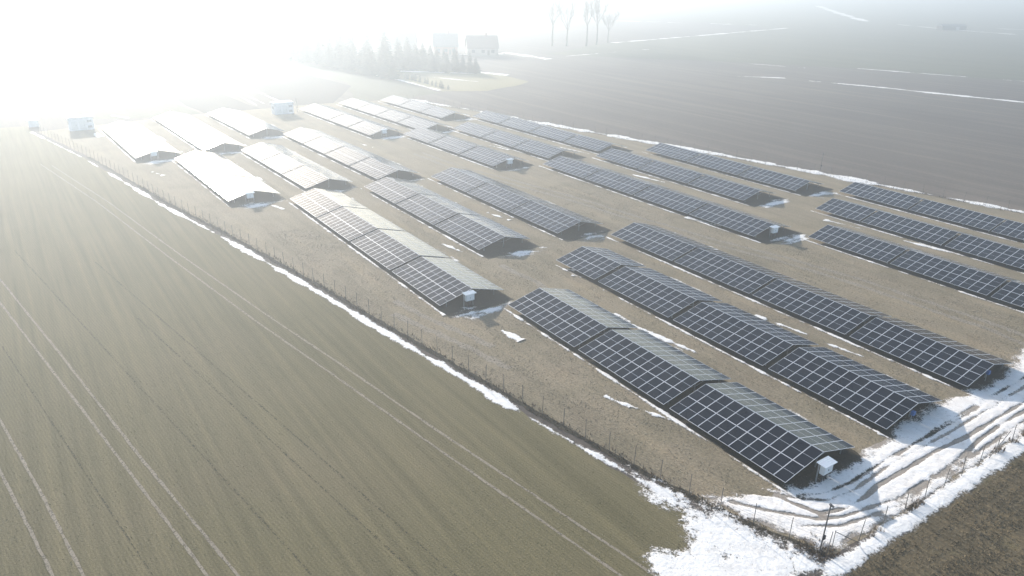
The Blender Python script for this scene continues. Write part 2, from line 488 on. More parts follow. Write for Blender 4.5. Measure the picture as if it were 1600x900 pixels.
# track through the middle of the park, lighter worn wheel lines
for k, off in enumerate((0.0, 1.9)):
    strip('wheel_track', [(-64, 50.0 + off), (-50, 50.6 + off), (-36, 53.6 + off), (-21, 56.2 + off), (-7.4, 57.6 + off), (4.3, 59.2 + off), (14, 61.6 + off), (24, 63.0 + off), (40, 63.5 + off), (49, 62 + off)],
          0.75, 0.016, M['track'], 0.45, 0.5, 60 + k)
for k, pts in enumerate([[(3, 12.8), (8, 14.2), (14.35, 15.7), (19.5, 16.6)], [(0, 14.5), (6, 15.6), (12, 17.0), (15, 17.8)], [(-3, 30.5), (4, 31), (10, 30), (14, 32)]]):
    strip('wheel_track', pts, 0.8, 0.016, M['track'], 0.5, 0.4, 70 + k)
# tracks pressed in the stubble
for k, pts in enumerate([[(51.9, 25.0), (53.2, 24.9), (54.6, 24.4), (56, 23.3)], [(53.2, 32.2), (55, 31.8), (56.9, 30.9), (62, 27.5)], [(53.8, 30.3), (55.5, 30.1), (57, 29.4), (60, 27.0)], [(52.4, 26.3), (54, 26.2), (55, 25.5), (55.6, 24)]]):
    strip('wheel_track', pts, 0.08, 0.020, M['stubbletrack'], 0.6, 0.25, 80 + k)
# muddy service track round the corner
sheet('service_track', [(41.6, 17.6), (44.5, 21.0), (44.2, 23.2), (45.0, 25), (45.0, 36), (44.5, 37), (45.1, 48.0), (45.0, 60), (45.4, 75), (45.2, 110), (50.4, 110), (50.4, 60), (50.4, 33), (50.3, 22), (49.4, 20.2), (46.2, 18.9)], 0.014, M['mud'], 0.3, 0.7, 15)
# flat furrow strip along the fence, dark with wet soil and painted edge shade
fl = [(a, b - 0.15) for a, b in FENCE_L]
strip('furrow', fl[1:], 0.55, 0.024, M['furrow'], 0.5, 0.3, 90)

# ------------------------------------------------------------------ snow
POOL = {}      # snow of one kind becomes one object
def lay_snow():
    for (label, mn), parts in POOL.items():
        Vs, Fs, Cs, b = [], [], [], 0
        for V, F, c in parts:
            Vs.append(V); Fs.append(F + b); Cs.append(c); b += len(V)
        o = link('snow', np_mesh('snow', np.concatenate(Vs), np.concatenate(Fs), bpy.data.materials[mn], True))
        at = o.data.attributes.new('cover', 'FLOAT', 'POINT')
        at.data.foreach_set('value', np.concatenate(Cs).astype(np.float32))
        tag(o, label, 'snow', None, 'stuff')

def snow_field(x0, x1, y0, y1, res, fn, mat, label, h=0.07, seed=0, rough=0.03):
    nx = int((x1 - x0) / res) + 1; ny = int((y1 - y0) / res) + 1
    X, Y = np.meshgrid(np.linspace(x0, x1, nx), np.linspace(y0, y1, ny), indexing='ij')
    m = fn(X, Y)
    z = np.where(m > 0, h * (1 - np.exp(-np.clip(m, 0, None) * 2.0)) + rough * (fbm(X * 2.2, Y * 2.2, seed + 3, 4) - 0.5) * np.clip(m * 3, 0, 1), 0.0) + 0.026
    idx = np.arange(nx * ny).reshape(nx, ny)
    quads = np.stack([idx[:-1, :-1], idx[1:, :-1], idx[1:, 1:], idx[:-1, 1:]], -1).reshape(-1, 4)
    keep = (m.ravel()[quads] > -0.75).any(1)
    quads = quads[keep]
    if not len(quads): return None
    used = np.unique(quads); remap = np.zeros(nx * ny, int); remap[used] = np.arange(len(used))
    V = np.stack([X.ravel(), Y.ravel(), z.ravel()], -1)[used]
    POOL.setdefault((label, mat.name), []).append((V, remap[quads], np.clip(0.5 + 0.5 * m.ravel()[used], 0, 1)))

def snow_along(path, half, res, label, mat, cover=0.5, fade=None, h=0.08, seed=0, pad=1.5, freq=0.16):
    """broken line of snow along a polyline: a grid in path coordinates"""
    P = [Vector(p) for p in path]
    L = [0.0]
    for a, b in zip(P[:-1], P[1:]): L.append(L[-1] + (b - a).length)
    S = np.arange(0, L[-1], res)
    px = np.interp(S, L, [p.x for p in P]); py = np.interp(S, L, [p.y for p in P])
    dx = np.gradient(px, S); dy = np.gradient(py, S); dn = np.hypot(dx, dy)
    nxv, nyv = -dy / dn, dx / dn
    hs = half(S)[:, None] if callable(half) else half
    half = float(np.max(hs))
    W = half * 2.6 + pad * 0.3
    T = np.arange(-W, W + 1e-6, res)
    SS, TT = np.meshgrid(S, T, indexing='ij')
    X = px[:, None] + nxv[:, None] * TT; Y = py[:, None] + nyv[:, None] * TT
    wn_ = fbm(SS * freq, SS * 0 + 0.5, seed, 3)
    w = hs * np.clip((wn_ - (0.55 - cover * 0.42)) * 4.5, -0.7, 2.3)
    off = hs * 0.5 * (fbm(SS * freq * 1.7, SS * 0 + 9.5, seed + 4, 3) - 0.5)
    m = (w - np.abs(TT - off)) / np.maximum(hs, 0.2) + 1.4 * (fbm(X * 1.4, Y * 1.4, seed + 8, 4) - 0.5) + 0.8 * (fbm(X * 4.5, Y * 4.5, seed + 9, 4) - 0.5)
    z = np.where(m > 0, h * (1 - np.exp(-np.clip(m, 0, None) * 2.5)) + 0.03 * (fbm(X * 3, Y * 3, seed + 3, 3) - 0.5) * np.clip(m * 3, 0, 1), 0.0) + 0.028
    nx, ny = SS.shape
    idx = np.arange(nx * ny).reshape(nx, ny)
    quads = np.stack([idx[:-1, :-1], idx[1:, :-1], idx[1:, 1:], idx[:-1, 1:]], -1).reshape(-1, 4)
    quads = quads[(m.ravel()[quads] > -0.75).any(1)]
    if not len(quads): return None
    used = np.unique(quads); remap = np.zeros(nx * ny, int); remap[used] = np.arange(len(used))
    V = np.stack([X.ravel(), Y.ravel(), z.ravel()], -1)[used]
    POOL.setdefault((label, mat.name), []).append((V, remap[quads], np.clip(0.5 + 0.5 * m.ravel()[used], 0, 1)))

# drift in the corner of the wheat field
CORNER = [(36.5, 15.6), (40.0, 16.6), (46.4, 18.4), (50.2, 19.6), (51.2, 18.9), (51.4, 10), (51.2, 4.0), (47.5, 5.5), (45.4, 8.9), (44.1, 10.2), (44.3, 12.3), (43.9, 13.9), (42.9, 14.2), (40.4, 14.4), (38.4, 15.2)]
def corner_mask(X, Y):
    sd = np.minimum(poly_sd(X, Y, CORNER) / 1.5, 0.9)
    return sd + 1.7 * (fbm(X * 0.45, Y * 0.55, 5, 4) - 0.50) + 1.1 * (fbm(X * 2.2, Y * 2.6, 7, 4) - 0.5) + 0.6 * (fbm(X * 6.0, Y * 6.0, 6, 3) - 0.5)
snow_field(34, 53, 2, 21, 0.075, corner_mask, M['snow'], 'drift of white snow in the corner of the green field', 0.035, 5, 0.03)
# trodden snow on the service track, with wheel ruts
RUTS = [[(49.0, 75), (49.07, 49.1), (48.97, 45.5), (49.1, 41.5), (49.46, 38.5), (49.57, 35.2), (49.61, 31.9), (49.58, 28.8), (49.13, 26.9), (48.6, 24.1), (47.7, 22.3), (45.5, 20.4), (43.4, 18.9)],
        [(48.3, 75), (48.38, 49.7), (48.34, 40.7), (48.0, 36.7), (48.0, 33.8), (48.0, 31.0), (47.95, 29.2), (48.2, 27.4), (48.2, 25.0), (47.5, 23.0), (46.2, 22.5), (44.6, 22.0), (42.5, 20)],
        [(46.7, 48), (46.67, 35.6), (46.54, 33.2), (46.6, 30.8), (46.7, 28), (46.4, 25), (45.5, 23.4)],
        [(47.3, 75), (47.2, 50), (47.25, 40), (47.0, 33), (47.3, 27), (46.9, 24.6), (45.6, 23.0), (43.5, 21.3)],
        [(49.9, 70), (49.75, 45), (49.9, 36), (50.0, 30), (49.7, 26.5), (49.0, 23), (47.6, 20.9)],
        [(46.5, 75), (46.33, 46.9), (46.32, 43.9), (46.3, 41.0), (46.45, 37.4), (46.6, 34)]]
INNER = [(42.2, 17.8), (44.0, 21.3), (44.3, 23.0), (45.1, 24.6), (45.2, 36), (44.4, 36.6), (44.3, 46), (45.0, 48.6), (45.0, 56), (43.4, 62.0), (45.2, 70), (46, 90), (50.4, 90), (50.5, 33), (50.3, 22), (49.6, 20.1), (46.2, 18.9)]
def inner_mask(X, Y):
    m = poly_sd(X, Y, INNER) / 1.0 + 1.6 * (fbm(X * 0.8, Y * 0.8, 21, 5) - 0.46)
    m = np.minimum(m, 0.95) + 0.9 * (fbm(X * 1.6, Y * 0.8, 24, 4) - 0.5) + 0.5 * (fbm(X * 5.5, Y * 4.0, 23, 4) - 0.5)
    n = fbm(X * 0.5, Y * 0.35, 33, 3)
    for k, r in enumerate(RUTS):
        d, s = seg_dist(X, Y, r)
        wob = 0.12 * (fbm(s * 1.2, s * 0 + k, 40 + k, 3) - 0.5)
        depth = (2.3 if k < 2 else 1.25) * np.clip(-0.2 + 1.8 * n, 0, 1.3)
        m = m - depth * np.exp(-((d + wob) / 0.19) ** 2) + 0.25 * np.exp(-((d - 0.42) / 0.14) ** 2)
    return m
snow_field(40, 52, 16, 92, 0.09, inner_mask, M['slush'], 'rutted beige snow on the service track inside the fence', 0.045, 9, 0.05)
# clean strip outside the fence
snow_field(50, 53.2, 17, 122, 0.09, lambda X, Y: (0.72 - np.abs(X - 51.2 - 0.012 * (Y - 30) * 0.3)) / 0.5 + 1.3 * (fbm(X * 1.3, Y * 0.9, 61, 4) - 0.55) + 0.7 * (fbm(X * 5, Y * 5, 62, 4) - 0.5) - np.clip((19.2 - Y), 0, 3), M['snow'],
           'straight strip of clean snow between the fence and the stubble', 0.05, 12)
# strip along the wheat
snow_along([(a, b - 1.15) for a, b in FENCE_L[:-2]], lambda S: np.interp(S, [0, 60, 130, 165, 180], [0.20, 0.24, 0.32, 0.34, 0.5]), 0.10, 'long thin line of snow between the green field and the fence', M['snow'], 0.74, seed=71, pad=2.0, freq=0.2, h=0.04)
# along the far fence
snow_along([(a, b + 0.6) for a, b in FENCE_F], 0.9, 0.22, 'long line of snow along the fence of the bare brown field', M['snow'], 0.72, seed=81, pad=2.0)
# far streaks
for k, (pts, half, cov) in enumerate([
        ([(-120, 213), (-107, 225)], 1.6, 0.8), ([(-98, 226.5), (-72.6, 235), (-63.9, 236), (-34, 243), (0, 251)], 2.3, 0.85),
        ([(-114, 281), (-59, 301), (0, 318)], 2.5, 0.7), ([(-150, 252), (-125, 262)], 1.4, 0.5),
        ([(-253, 270), (-274, 366), (-302, 486)], 2.8, 1.0), ([(-620, 980), (-470, 800), (-336, 645)], 7.0, 1.0),
        ([(-302, 633), (-250, 610), (-232, 605), (-186, 597), (-120, 590)], 4.5, 0.85), ([(-240, 660), (-150, 700)], 4.5, 0.8), ([(-232, 184), (-198, 185.2)], 3.4, 1.1),
        ([(-174, 97.5), (-138, 97.6)], 1.0, 1.1), ([(-188, 109), (-168, 131)], 1.6, 1.0), ([(-172, 133), (-160, 138)], 2.5, 1.1), ([(-178, 106), (-150, 119)], 0.8, 0.5),
        ([(-138, -2.4), (-177, -0.6), (-230, 2)], 0.9, 1.2), ([(-116, -0.4), (-111, 0.0)], 1.1, 1.2), ([(-138, 6), (-132, 9)], 1.0, 0.9),
        ([(-192, 42.3), (-136.5, 40.8)], 0.45, 0.8), ([(-190, 44.5), (-135, 43.2)], 0.35, 0.5), ([(-188, 47.9), (-136, 48.3)], 0.55, 0.9), ([(-189, 46.2), (-140, 46)], 0.35, 0.45),
        ([(-190, 95.6), (-176, 96.3)], 0.8, 0.9), ([(-232, 160), (-226, 180)], 2.0, 0.9), ([(-420, 420), (-330, 500)], 4.0, 0.6), ([(-205, 196), (-215, 260)], 1.6, 0.4)]):
    snow_along(pts, half * 0.42, 0.25 if half < 2 else 0.35, 'pale snow streak lying along a far field boundary', M['snow'], cov * 0.85, seed=100 + 7 * k, pad=2.0, freq=0.09)

# ------------------------------------------------------------------ solar tables
TILT = math.radians(14.72)
EAVE = 0.5
SL = 4.21
RZ = EAVE + SL * math.sin(TILT)
PW, PH, PT = 1.038, 2.094, 0.035

def panel_mesh(w=PW, h=PH, t=PT, fw=0.027):
    V, F = [], []
    hw, hh = w / 2, h / 2
    for z in (0, t):
        V += [(-hw, -hh, z), (hw, -hh, z), (hw, hh, z), (-hw, hh, z)]
    gz = t - 0.004
    iw, ih = hw - fw, hh - fw
    V += [(-iw, -ih, t), (iw, -ih, t), (iw, ih, t), (-iw, ih, t)]
    V += [(-iw, -ih, gz), (iw, -ih, gz), (iw, ih, gz), (-iw, ih, gz)]
    F = [(0, 3, 2, 1)]
    for i in range(4):
        j = (i + 1) % 4
        F += [(i, j, 4 + j, 4 + i), (4 + i, 4 + j, 8 + j, 8 + i), (8 + i, 8 + j, 12 + j, 12 + i)]
    F.append((12, 13, 14, 15))
    me = mesh('solar_panel', V, F, M['alu'])
    me.materials.append(M['glass']); me.materials.append(M['backsheet'])
    me.polygons[len(F) - 1].material_index = 1
    me.polygons[0].material_index = 2
    uvl = me.uv_layers.new(name="UVMap")
    for li, uv in zip(me.polygons[len(F) - 1].loop_indices, ((0, 0), (1, 0), (1, 1), (0, 1))):
        uvl.data[li].uv = uv
    return me
PANEL = panel_mesh()
POST_C = box_mesh('post', [((0, 0, (RZ - 0.1) / 2), (0.10, 0.08, RZ - 0.1))], M['steel'])
EP = 3.05
EPZ = RZ - EP * math.tan(TILT) - 0.12
POST_E = box_mesh('post', [((0, 0, EPZ / 2), (0.09, 0.07, EPZ))], M['steel'])
RAFT = box_mesh('rafter', [((0, -SL / 2 + 0.05, -0.10), (0.06, SL - 0.3, 0.09))], M['steel'])
BRACE = tube_mesh('brace', [((0, 0, 0.75), (0, -1.35, RZ - 1.35 * math.tan(TILT) - 0.13), 0.03, 0.03)], M['steel'], 5)
PURL = box_mesh('purlin', [((0, 0, -0.03), (1.0, 0.06, 0.05))], M['alu'])

def joined_slope(cols, px, wscale, side):
    """far away: the modules of one slope as one part"""
    V, F, mi, uvs = [], [], [], []
    base = [tuple(v.co) for v in PANEL.vertices]
    faces = [tuple(p.vertices) for p in PANEL.polygons]; mats = [p.material_index for p in PANEL.polygons]
    buv = [tuple(d.uv) for d in PANEL.uv_layers[0].data]
    rot = Matrix.Rotation(0 if side < 0 else math.pi, 3, 'Z') @ Matrix.Rotation(TILT, 3, 'X')
    for c in range(cols):
        for r in range(2):
            s = 0.02 + PH / 2 + r * (PH + 0.022)
            ctr = Vector(((c - (cols - 1) / 2) * px, side * s * math.cos(TILT), RZ - s * math.sin(TILT)))
            b = len(V)
            V += [tuple(rot @ Vector((v[0] * wscale, v[1], v[2])) + ctr) for v in base]
            F += [tuple(b + i for i in f) for f in faces]; mi += mats; uvs += buv
    me = mesh('panel_array', V, F, M['alu'])
    me.materials.append(M['glass']); me.materials.append(M['backsheet'])
    me.polygons.foreach_set("material_index", mi)
    l = me.uv_layers.new(name="UVMap")
    l.data.foreach_set("uv", [k for uv in uvs for k in uv])
    return me

JOIN = {}
def solar_table(xf, xn, y, ang, cols, label, group, fine):
    L = xn - xf
    t = empty('solar_table', ((xf + xn) / 2, y, 0), math.atan(ang))
    tag(t, label, 'solar table', group)
    px = (L + 0.02) / cols
    ws = (px - 0.02) / PW
    ct, st = math.cos(TILT), math.sin(TILT)
    for side in (-1, 1):
        rz = 0.0 if side < 0 else math.pi
        if fine:
            for r in range(2):
                s = 0.02 + PH / 2 + r * (PH + 0.022)
                for c in range(cols):
                    link('solar_panel', PANEL, t, ((c - (cols - 1) / 2) * px, side * s * ct, RZ - s * st + random.uniform(-0.003, 0.003)),
                         (TILT + random.gauss(0, 0.0035), random.gauss(0, 0.0035), rz), (ws, 1, 1))
        else:
            key = (cols, round(px, 2), side)
            if key not in JOIN: JOIN[key] = joined_slope(cols, px, ws, side)
            o = link('panel_array', JOIN[key], t); o["kind"] = 'stuff'
        for s in ((0.5, 1.65, 2.6, 3.75) if fine else (0.6, 3.6)):
            link('purlin', PURL, t, (0, side * s * ct, RZ - s * st - 0.005), (TILT, 0, rz), (L - 0.1, 1, 1))
    stations = 4 if fine else 2
    for k in range(stations):
        x = -L / 2 + 0.45 + k * (L - 0.9) / (stations - 1)
        link('post', POST_C, t, (x, 0, 0))
        for side in (-1, 1):
            rz = 0.0 if side < 0 else math.pi
            link('post', POST_E, t, (x, side * EP, 0))
            if fine:
                link('rafter', RAFT, t, (x, 0, RZ), (TILT, 0, rz))
                link('brace', BRACE, t, (x, 0, 0), (0, 0, rz))
    return t

ROWS = {  # block: (row direction, pivot x, {row: (y, [(far x, near x, columns), ...])})
    1: (-0.0196, 45.0, {
        'A': (27.31, [(8.5, 20.2, 11), (20.7, 32.4, 11), (32.95, 44.55, 11)]),
        'B': (39.91, [(0.35, 7.95, 7), (8.55, 20.2, 11), (20.8, 32.5, 11), (33.0, 44.65, 11)]),
        'C': (52.38, [(-3.6, 8.25, 11), (8.6, 20.55, 11), (20.9, 32.7, 11), (33.1, 44.8, 11)]),
        'D': (75.55, [(11.55, 23.27, 11), (23.6, 35.5, 11), (35.85, 45.4, 9)]),
        'E': (88.44, [(3.6, 11.12, 7), (11.42, 23.4, 11), (23.8, 35.5, 11), (35.8, 45.4, 9)]),
        'F': (100.89, [(-0.6, 11.4, 11), (11.7, 23.85, 11), (24.05, 35.7, 11), (36.0, 45.5, 9)])}),
    2: (-0.0042, 3.0, {
        'A': (21.70, [(-43.5, -32.0, 11), (-31.65, -19.85, 11), (-19.45, -7.5, 11), (-7.05, 4.75, 11)]),
        'B': (34.54, [(-44.25, -32.45, 11), (-32.1, -20.2, 11), (-19.8, -8.0, 11)]),
        'C': (47.30, [(-44.5, -32.65, 11), (-32.3, -20.2, 11), (-19.9, -7.95, 11)]),
        'D': (69.82, [(-42.0, -29.95, 11), (-29.6, -17.3, 11), (-16.95, -5.05, 11), (-4.7, 7.35, 11)]),
        'E': (83.03, [(-42.2, -30.3, 11), (-30.0, -17.8, 11), (-17.45, -5.45, 11)]),
        'F': (95.51, [(-41.15, -29.85, 11), (-29.5, -17.3, 11), (-16.95, -4.95, 11)])}),
    3: (0.0237, -45.0, {
        'A': (13.47, [(-80.85, -69.8, 11), (-69.4, -58.5, 11), (-58.1, -46.95, 11)]),
        'B': (26.20, [(-82.2, -70.85, 11), (-70.5, -59.3, 11), (-58.95, -47.95, 11)]),
        'C': (38.72, [(-93.5, -82.0, 11), (-81.7, -70.7, 11), (-70.35, -59.3, 11), (-58.95, -47.55, 11)]),
        'D': (61.05, [(-80.7, -69.45, 11), (-69.1, -57.5, 11), (-57.1, -45.4, 11)]),
        'E': (73.89, [(-81.15, -69.2, 11), (-68.9, -57.45, 11), (-57.1, -45.65, 11)]),
        'F': (86.42, [(-92.45, -81.15, 11), (-80.8, -68.95, 11), (-68.6, -56.8, 11), (-56.4, -45.4, 11)])}),
    4: (0.0344, -85.0, {
        'A': (6.56, [(-120.35, -108.7, 11), (-108.3, -96.5, 11), (-96.1, -84.45, 11)]),
        'B': (18.96, [(-127.5, -117.2, 10), (-116.85, -106.5, 10), (-106.1, -95.7, 10), (-95.35, -85.0, 10)]),
        'C': (31.25, [(-127.25, -117.0, 10), (-116.65, -106.4, 10), (-106.05, -95.75, 10)]),
        'D': (53.14, [(-123.25, -116.5, 7), (-116.1, -105.15, 11), (-104.8, -94.35, 10), (-94.0, -82.95, 11)]),
        'E': (65.58, [(-127.4, -116.3, 11), (-116.0, -105.45, 10), (-105.1, -94.3, 10), (-93.95, -82.35, 11)]),
        'F': (77.62, [(-126.8, -116.15, 10), (-115.8, -104.5, 11), (-104.2, -93.95, 10)])}),
}
ORD = ['first', 'second', 'third', 'fourth', 'fifth', 'sixth']
BLOCKNAME = {1: 'block beside the snowy track', 2: 'second block from snowy track', 3: 'third block from snowy track', 4: 'block beside the white huts'}
ENDS = []
for b, (ang, piv, rows) in ROWS.items():
    for row, (y0, segs) in rows.items():
        n = len(segs)
        for i, (xf, xn, cols) in enumerate(segs):
            xm = (xf + xn) / 2
            lab = '%s solar table from track end, %s row from green field, %s' % (ORD[n - 1 - i], ORD['ABCDEF'.index(row)], BLOCKNAME[b])
            if i: xf += 0.07
            if i < n - 1: xn -= 0.07
            solar_table(xf, xn, y0 + ang * (xm - piv), ang, cols, lab, 'gable solar tables in rows', b in (1, 2))
        yn = lambda x: y0 + ang * (x - piv)
        ENDS.append((b, row, segs[0][0], segs[-1][1], yn(segs[0][0]), yn(segs[-1][1]), ang))

# soil under and past the tables painted dark for their shadow, snow slid off the eaves, snow lying in the shade of the table ends
WID = SL * math.cos(TILT)
for k, (b, row, xf, xn, yf, yn, ang) in enumerate(ENDS):
    sheet('shade_painted_ground', [(xf + 2.0, yf - WID - 0.05), (xn + 2.5, yn - WID - 0.2), (xn + 2.0, yn + WID + 0.2), (xf + 2.0, yf + WID - 0.4)], 0.016, M['shadesoil'], 0.3, 0.6, 200 + k)
    res = 0.13 if b == 1 else (0.18 if b == 2 else 0.26)
    snow_along([(xf - 0.6, yf - WID - 0.34), (xn + 1.6, yn - WID - 0.34)], 0.10, min(res, 0.13), 'thin ridge of snow slid off the eave of a table row', M['snow'], 0.88 if row in 'ABC' else 0.95, h=0.09, seed=300 + 11 * k, pad=0.8, freq=0.35)
    snow_along([(xf + 3, yf + WID + 0.9), (xn - 1, yn + WID + 0.9)], 0.32, res * 1.3, 'broken snow line in the shade behind a table row', M['snow'], 0.0 if row in 'ABC' else 0.22, h=0.04, seed=500 + 13 * k, pad=0.8, freq=0.22)
    if b > 1:
        xa = xn + 2.4
        P = [(xn + 0.8, yn - 1.0), (xn + 1.4, yn + 4.3), (xn + 3.0, yn + 5.0), (xn + 4.6, yn + 1.5), (xn + 4.4, yn - 2.6), (xn + 2.2, yn - 3.8)]
        sd_ = 700 + 5 * k
        snow_field(xn - 0.5, xn + 7, yn - 6, yn + 7.5, res, lambda X, Y: poly_sd(X, Y, P) / 1.6 + 2.6 * (fbm(X * 0.9, Y * 0.4, sd_, 5) - 0.70) + 0.8 * (fbm(X * 5, Y * 3.5, sd_ + 2, 3) - 0.5), M['snow'], 'patch of snow left in the shade of a table end', 0.03, sd_)
# odd scraps of snow on the grass
for k, (x, y, dx, dy) in enumerate([(31.5, 22.0, 2.6, 1.0), (29.2, 21.1, 1.3, 0.3), (24, 33.2, 3, 0.4), (19, 32.6, 2.2, 0.3), (27, 45.8, 3, 0.4), (34, 46.3, 2.0, 0.3), (5, 36.2, 0.6, 0.3), (3, 37.0, 0.5, 0.3), (-42, 15.0, 2.2, 0.7),
                                   (-2, 66, 3, 0.6), (-25, 77, 3.5, 0.6), (-50, 80, 4, 0.7), (10, 83, 3, 0.5), (22, 84, 4, 0.6), (-60, 68, 3, 0.6), (-76, 45, 3, 0.5), (-72, 4, 2, 0.6), (14, 20.6, 1.5, 0.2), (-12, 28.5, 2.5, 0.4), (-20, 41.4, 2.5, 0.4)]):
    snow_along([(x - dx, y - dy), (x + dx, y + dy)], 0.26, 0.12, 'small scrap of snow on the grass between rows', M['snow'], 0.6, seed=900 + 3 * k, pad=0.8, freq=0.5, h=0.06)

lay_snow()

# ------------------------------------------------------------------ inverter cabinets at table ends
CB = {}
CB['roof'] = box_mesh('roof', [((0, 0, 0), (0.80, 1.40, 0.03))] + [((x, 0, 0.022), (0.03, 1.40, 0.014)) for x in (-0.36, -0.18, 0, 0.18, 0.36)], M['white'])
CB['body'] = box_mesh('body', [((0, 0, 0), (0.36, 1.02, 0.74))], M['cabinet'])
CB['door'] = box_mesh('door', [((0, 0, 0), (0.03, 0.92, 0.64))], M['white'])
CB['latch'] = box_mesh('latch', [((0, 0, 0), (0.04, 0.05, 0.10))], M['dark'])
CB['post'] = box_mesh('post', [((0, 0, 0.8), (0.08, 0.06, 1.6))], M['steel'])
CB['conduit'] = tube_mesh('conduit', [((0, 0, 0), (0, 0, 0.85), 0.04, 0.04)], M['dark'], 6)
def cabinet(x, y, label):
    t = empty('inverter_cabinet', (x, y, 0))
    tag(t, label, 'cabinet', 'inverter cabinets at the row ends')
    link('roof', CB['roof'], t, (0.28, 0, 1.62), (0, math.radians(5), 0))
    link('body', CB['body'], t, (0.32, 0, 1.15))
    dr = link('door', CB['door'], t, (0.515, 0, 1.15))
    link('latch', CB['latch'], dr, (0.03, -0.05, -0.02))
    for dy in (-0.58, 0.58): link('post', CB['post'], t, (0.06, dy, 0))
    for dy in (-0.25, 0.0, 0.25): link('conduit', CB['conduit'], t, (0.28, dy, 0))
for b, row, xf, xn, yf, yn, ang in ENDS:
    if row in 'AD' and not (b == 1 and row == 'D'):
        cabinet(xn + 0.62, yn - 0.95, 'white inverter cabinet ending the %s row from green field, %s' % (ORD['ABCDEF'.index(row)], BLOCKNAME[b]))
# blue junction boxes under two table ends
for y, which in ((39.2, 'second'), (51.7, 'third')):
    t = empty('junction_box', (44.75, y, 0)); tag(t, 'small blue junction box under the end of the %s row from green field' % which, 'junction box')
    link('casing', box_mesh('casing', [((0, 0, 0.95), (0.22, 0.34, 0.34))], M['blue']), t)
    link('lid', box_mesh('lid', [((0.125, 0, 0.95), (0.026, 0.36, 0.36))], M['blue']), t)
    link('bracket', box_mesh('bracket', [((-0.06, 0, 0.4), (0.06, 0.06, 0.8))], M['steel']), t)

# ------------------------------------------------------------------ fences, poles
def resample(pts, step):
    P = [Vector(p) for p in pts]; out = [P[0].copy()]; need = step
    for a, b in zip(P[:-1], P[1:]):
        L = (b - a).length; pos = 0.0
        while L - pos >= need:
            pos += need; out.append(a.lerp(b, pos / L)); need = step
        need -= L - pos
    return out
FPOST = tube_mesh('post', [((0, 0, 0), (0, 0, 1.75), 0.024, 0.024)], M['post'], 6)
def fence(pts, step, label, wires, braces=()):
    t = empty('wire_fence', (*pts[0], 0)); tag(t, label, 'fence')
    o0 = Vector((*pts[0], 0))
    P = resample(pts, step)
    for p in P:
        link('post', FPOST, t, (p.x - o0.x, p.y - o0.y, 0), (random.gauss(0, 0.02), random.gauss(0, 0.02), random.random() * 3))
    V, F = [], []
    for a, b in zip(P[:-1], P[1:]):
        for h in wires:
            tube_vf((a.x - o0.x, a.y - o0.y, h), (b.x - o0.x, b.y - o0.y, h + random.gauss(0, 0.01)), 0.0035, 0.0035, V, F, 3, False)
    o = link('wire_mesh', mesh('wire_mesh', V, F, M['wire']), t)
    for a, b in braces:
        Vb, Fb = [], []
        tube_vf((a[0] - o0.x, a[1] - o0.y, 1.65), (b[0] - o0.x, b[1] - o0.y, 0.02), 0.025, 0.025, Vb, Fb, 6)
        link('brace', mesh('brace', Vb, Fb, M['post']), t)
    return P
WH = [0.1, 0.3, 0.5, 0.7, 0.9, 1.1, 1.3, 1.5, 1.68]
fence([(50.1, 20.0), (46.4, 18.5)] + FENCE_L[:-2][::-1], 2.35, 'wire fence with thin steel posts between the green field and solar rows', WH)
fence([(50.15, 20.35)] + FENCE_R[1:], 2.52, 'wire fence with thin steel posts beside the service track', WH, [((50.15, 20.35), (50.5, 22.6)), ((50.82, 41.9), (50.75, 39.4))])
fence(FENCE_F[::-1], 3.2, 'wire fence with thin steel posts along the bare brown field', [0.3, 0.8, 1.3, 1.65])
def camera_pole(x, y, h, label):
    t = empty('camera_pole', (x, y, 0)); tag(t, label, 'pole')
    link('shaft', tube_mesh('shaft', [((0, 0, 0), (0.04, 0.02, h), 0.05, 0.04)], M['polegrey'], 8), t)
    link('junction_box', box_mesh('junction_box', [((0.08, 0, 1.25), (0.12, 0.2, 0.28))], M['dark']), t)
    link('camera_head', box_mesh('camera_head', [((0.12, 0.02, h), (0.26, 0.10, 0.10)), ((0.02, 0.02, h + 0.05), (0.14, 0.14, 0.05))], M['polegrey']), t)
camera_pole(49.75, 19.75, 3.7, 'tall thin grey pole at the snowy fence corner')
camera_pole(-11.9, 108.6, 3.5, 'thin grey pole at the fence of the bare brown field')
camera_pole(-121.5, 46.6, 3.5, 'thin pale pole beside the hut behind the fourth row')

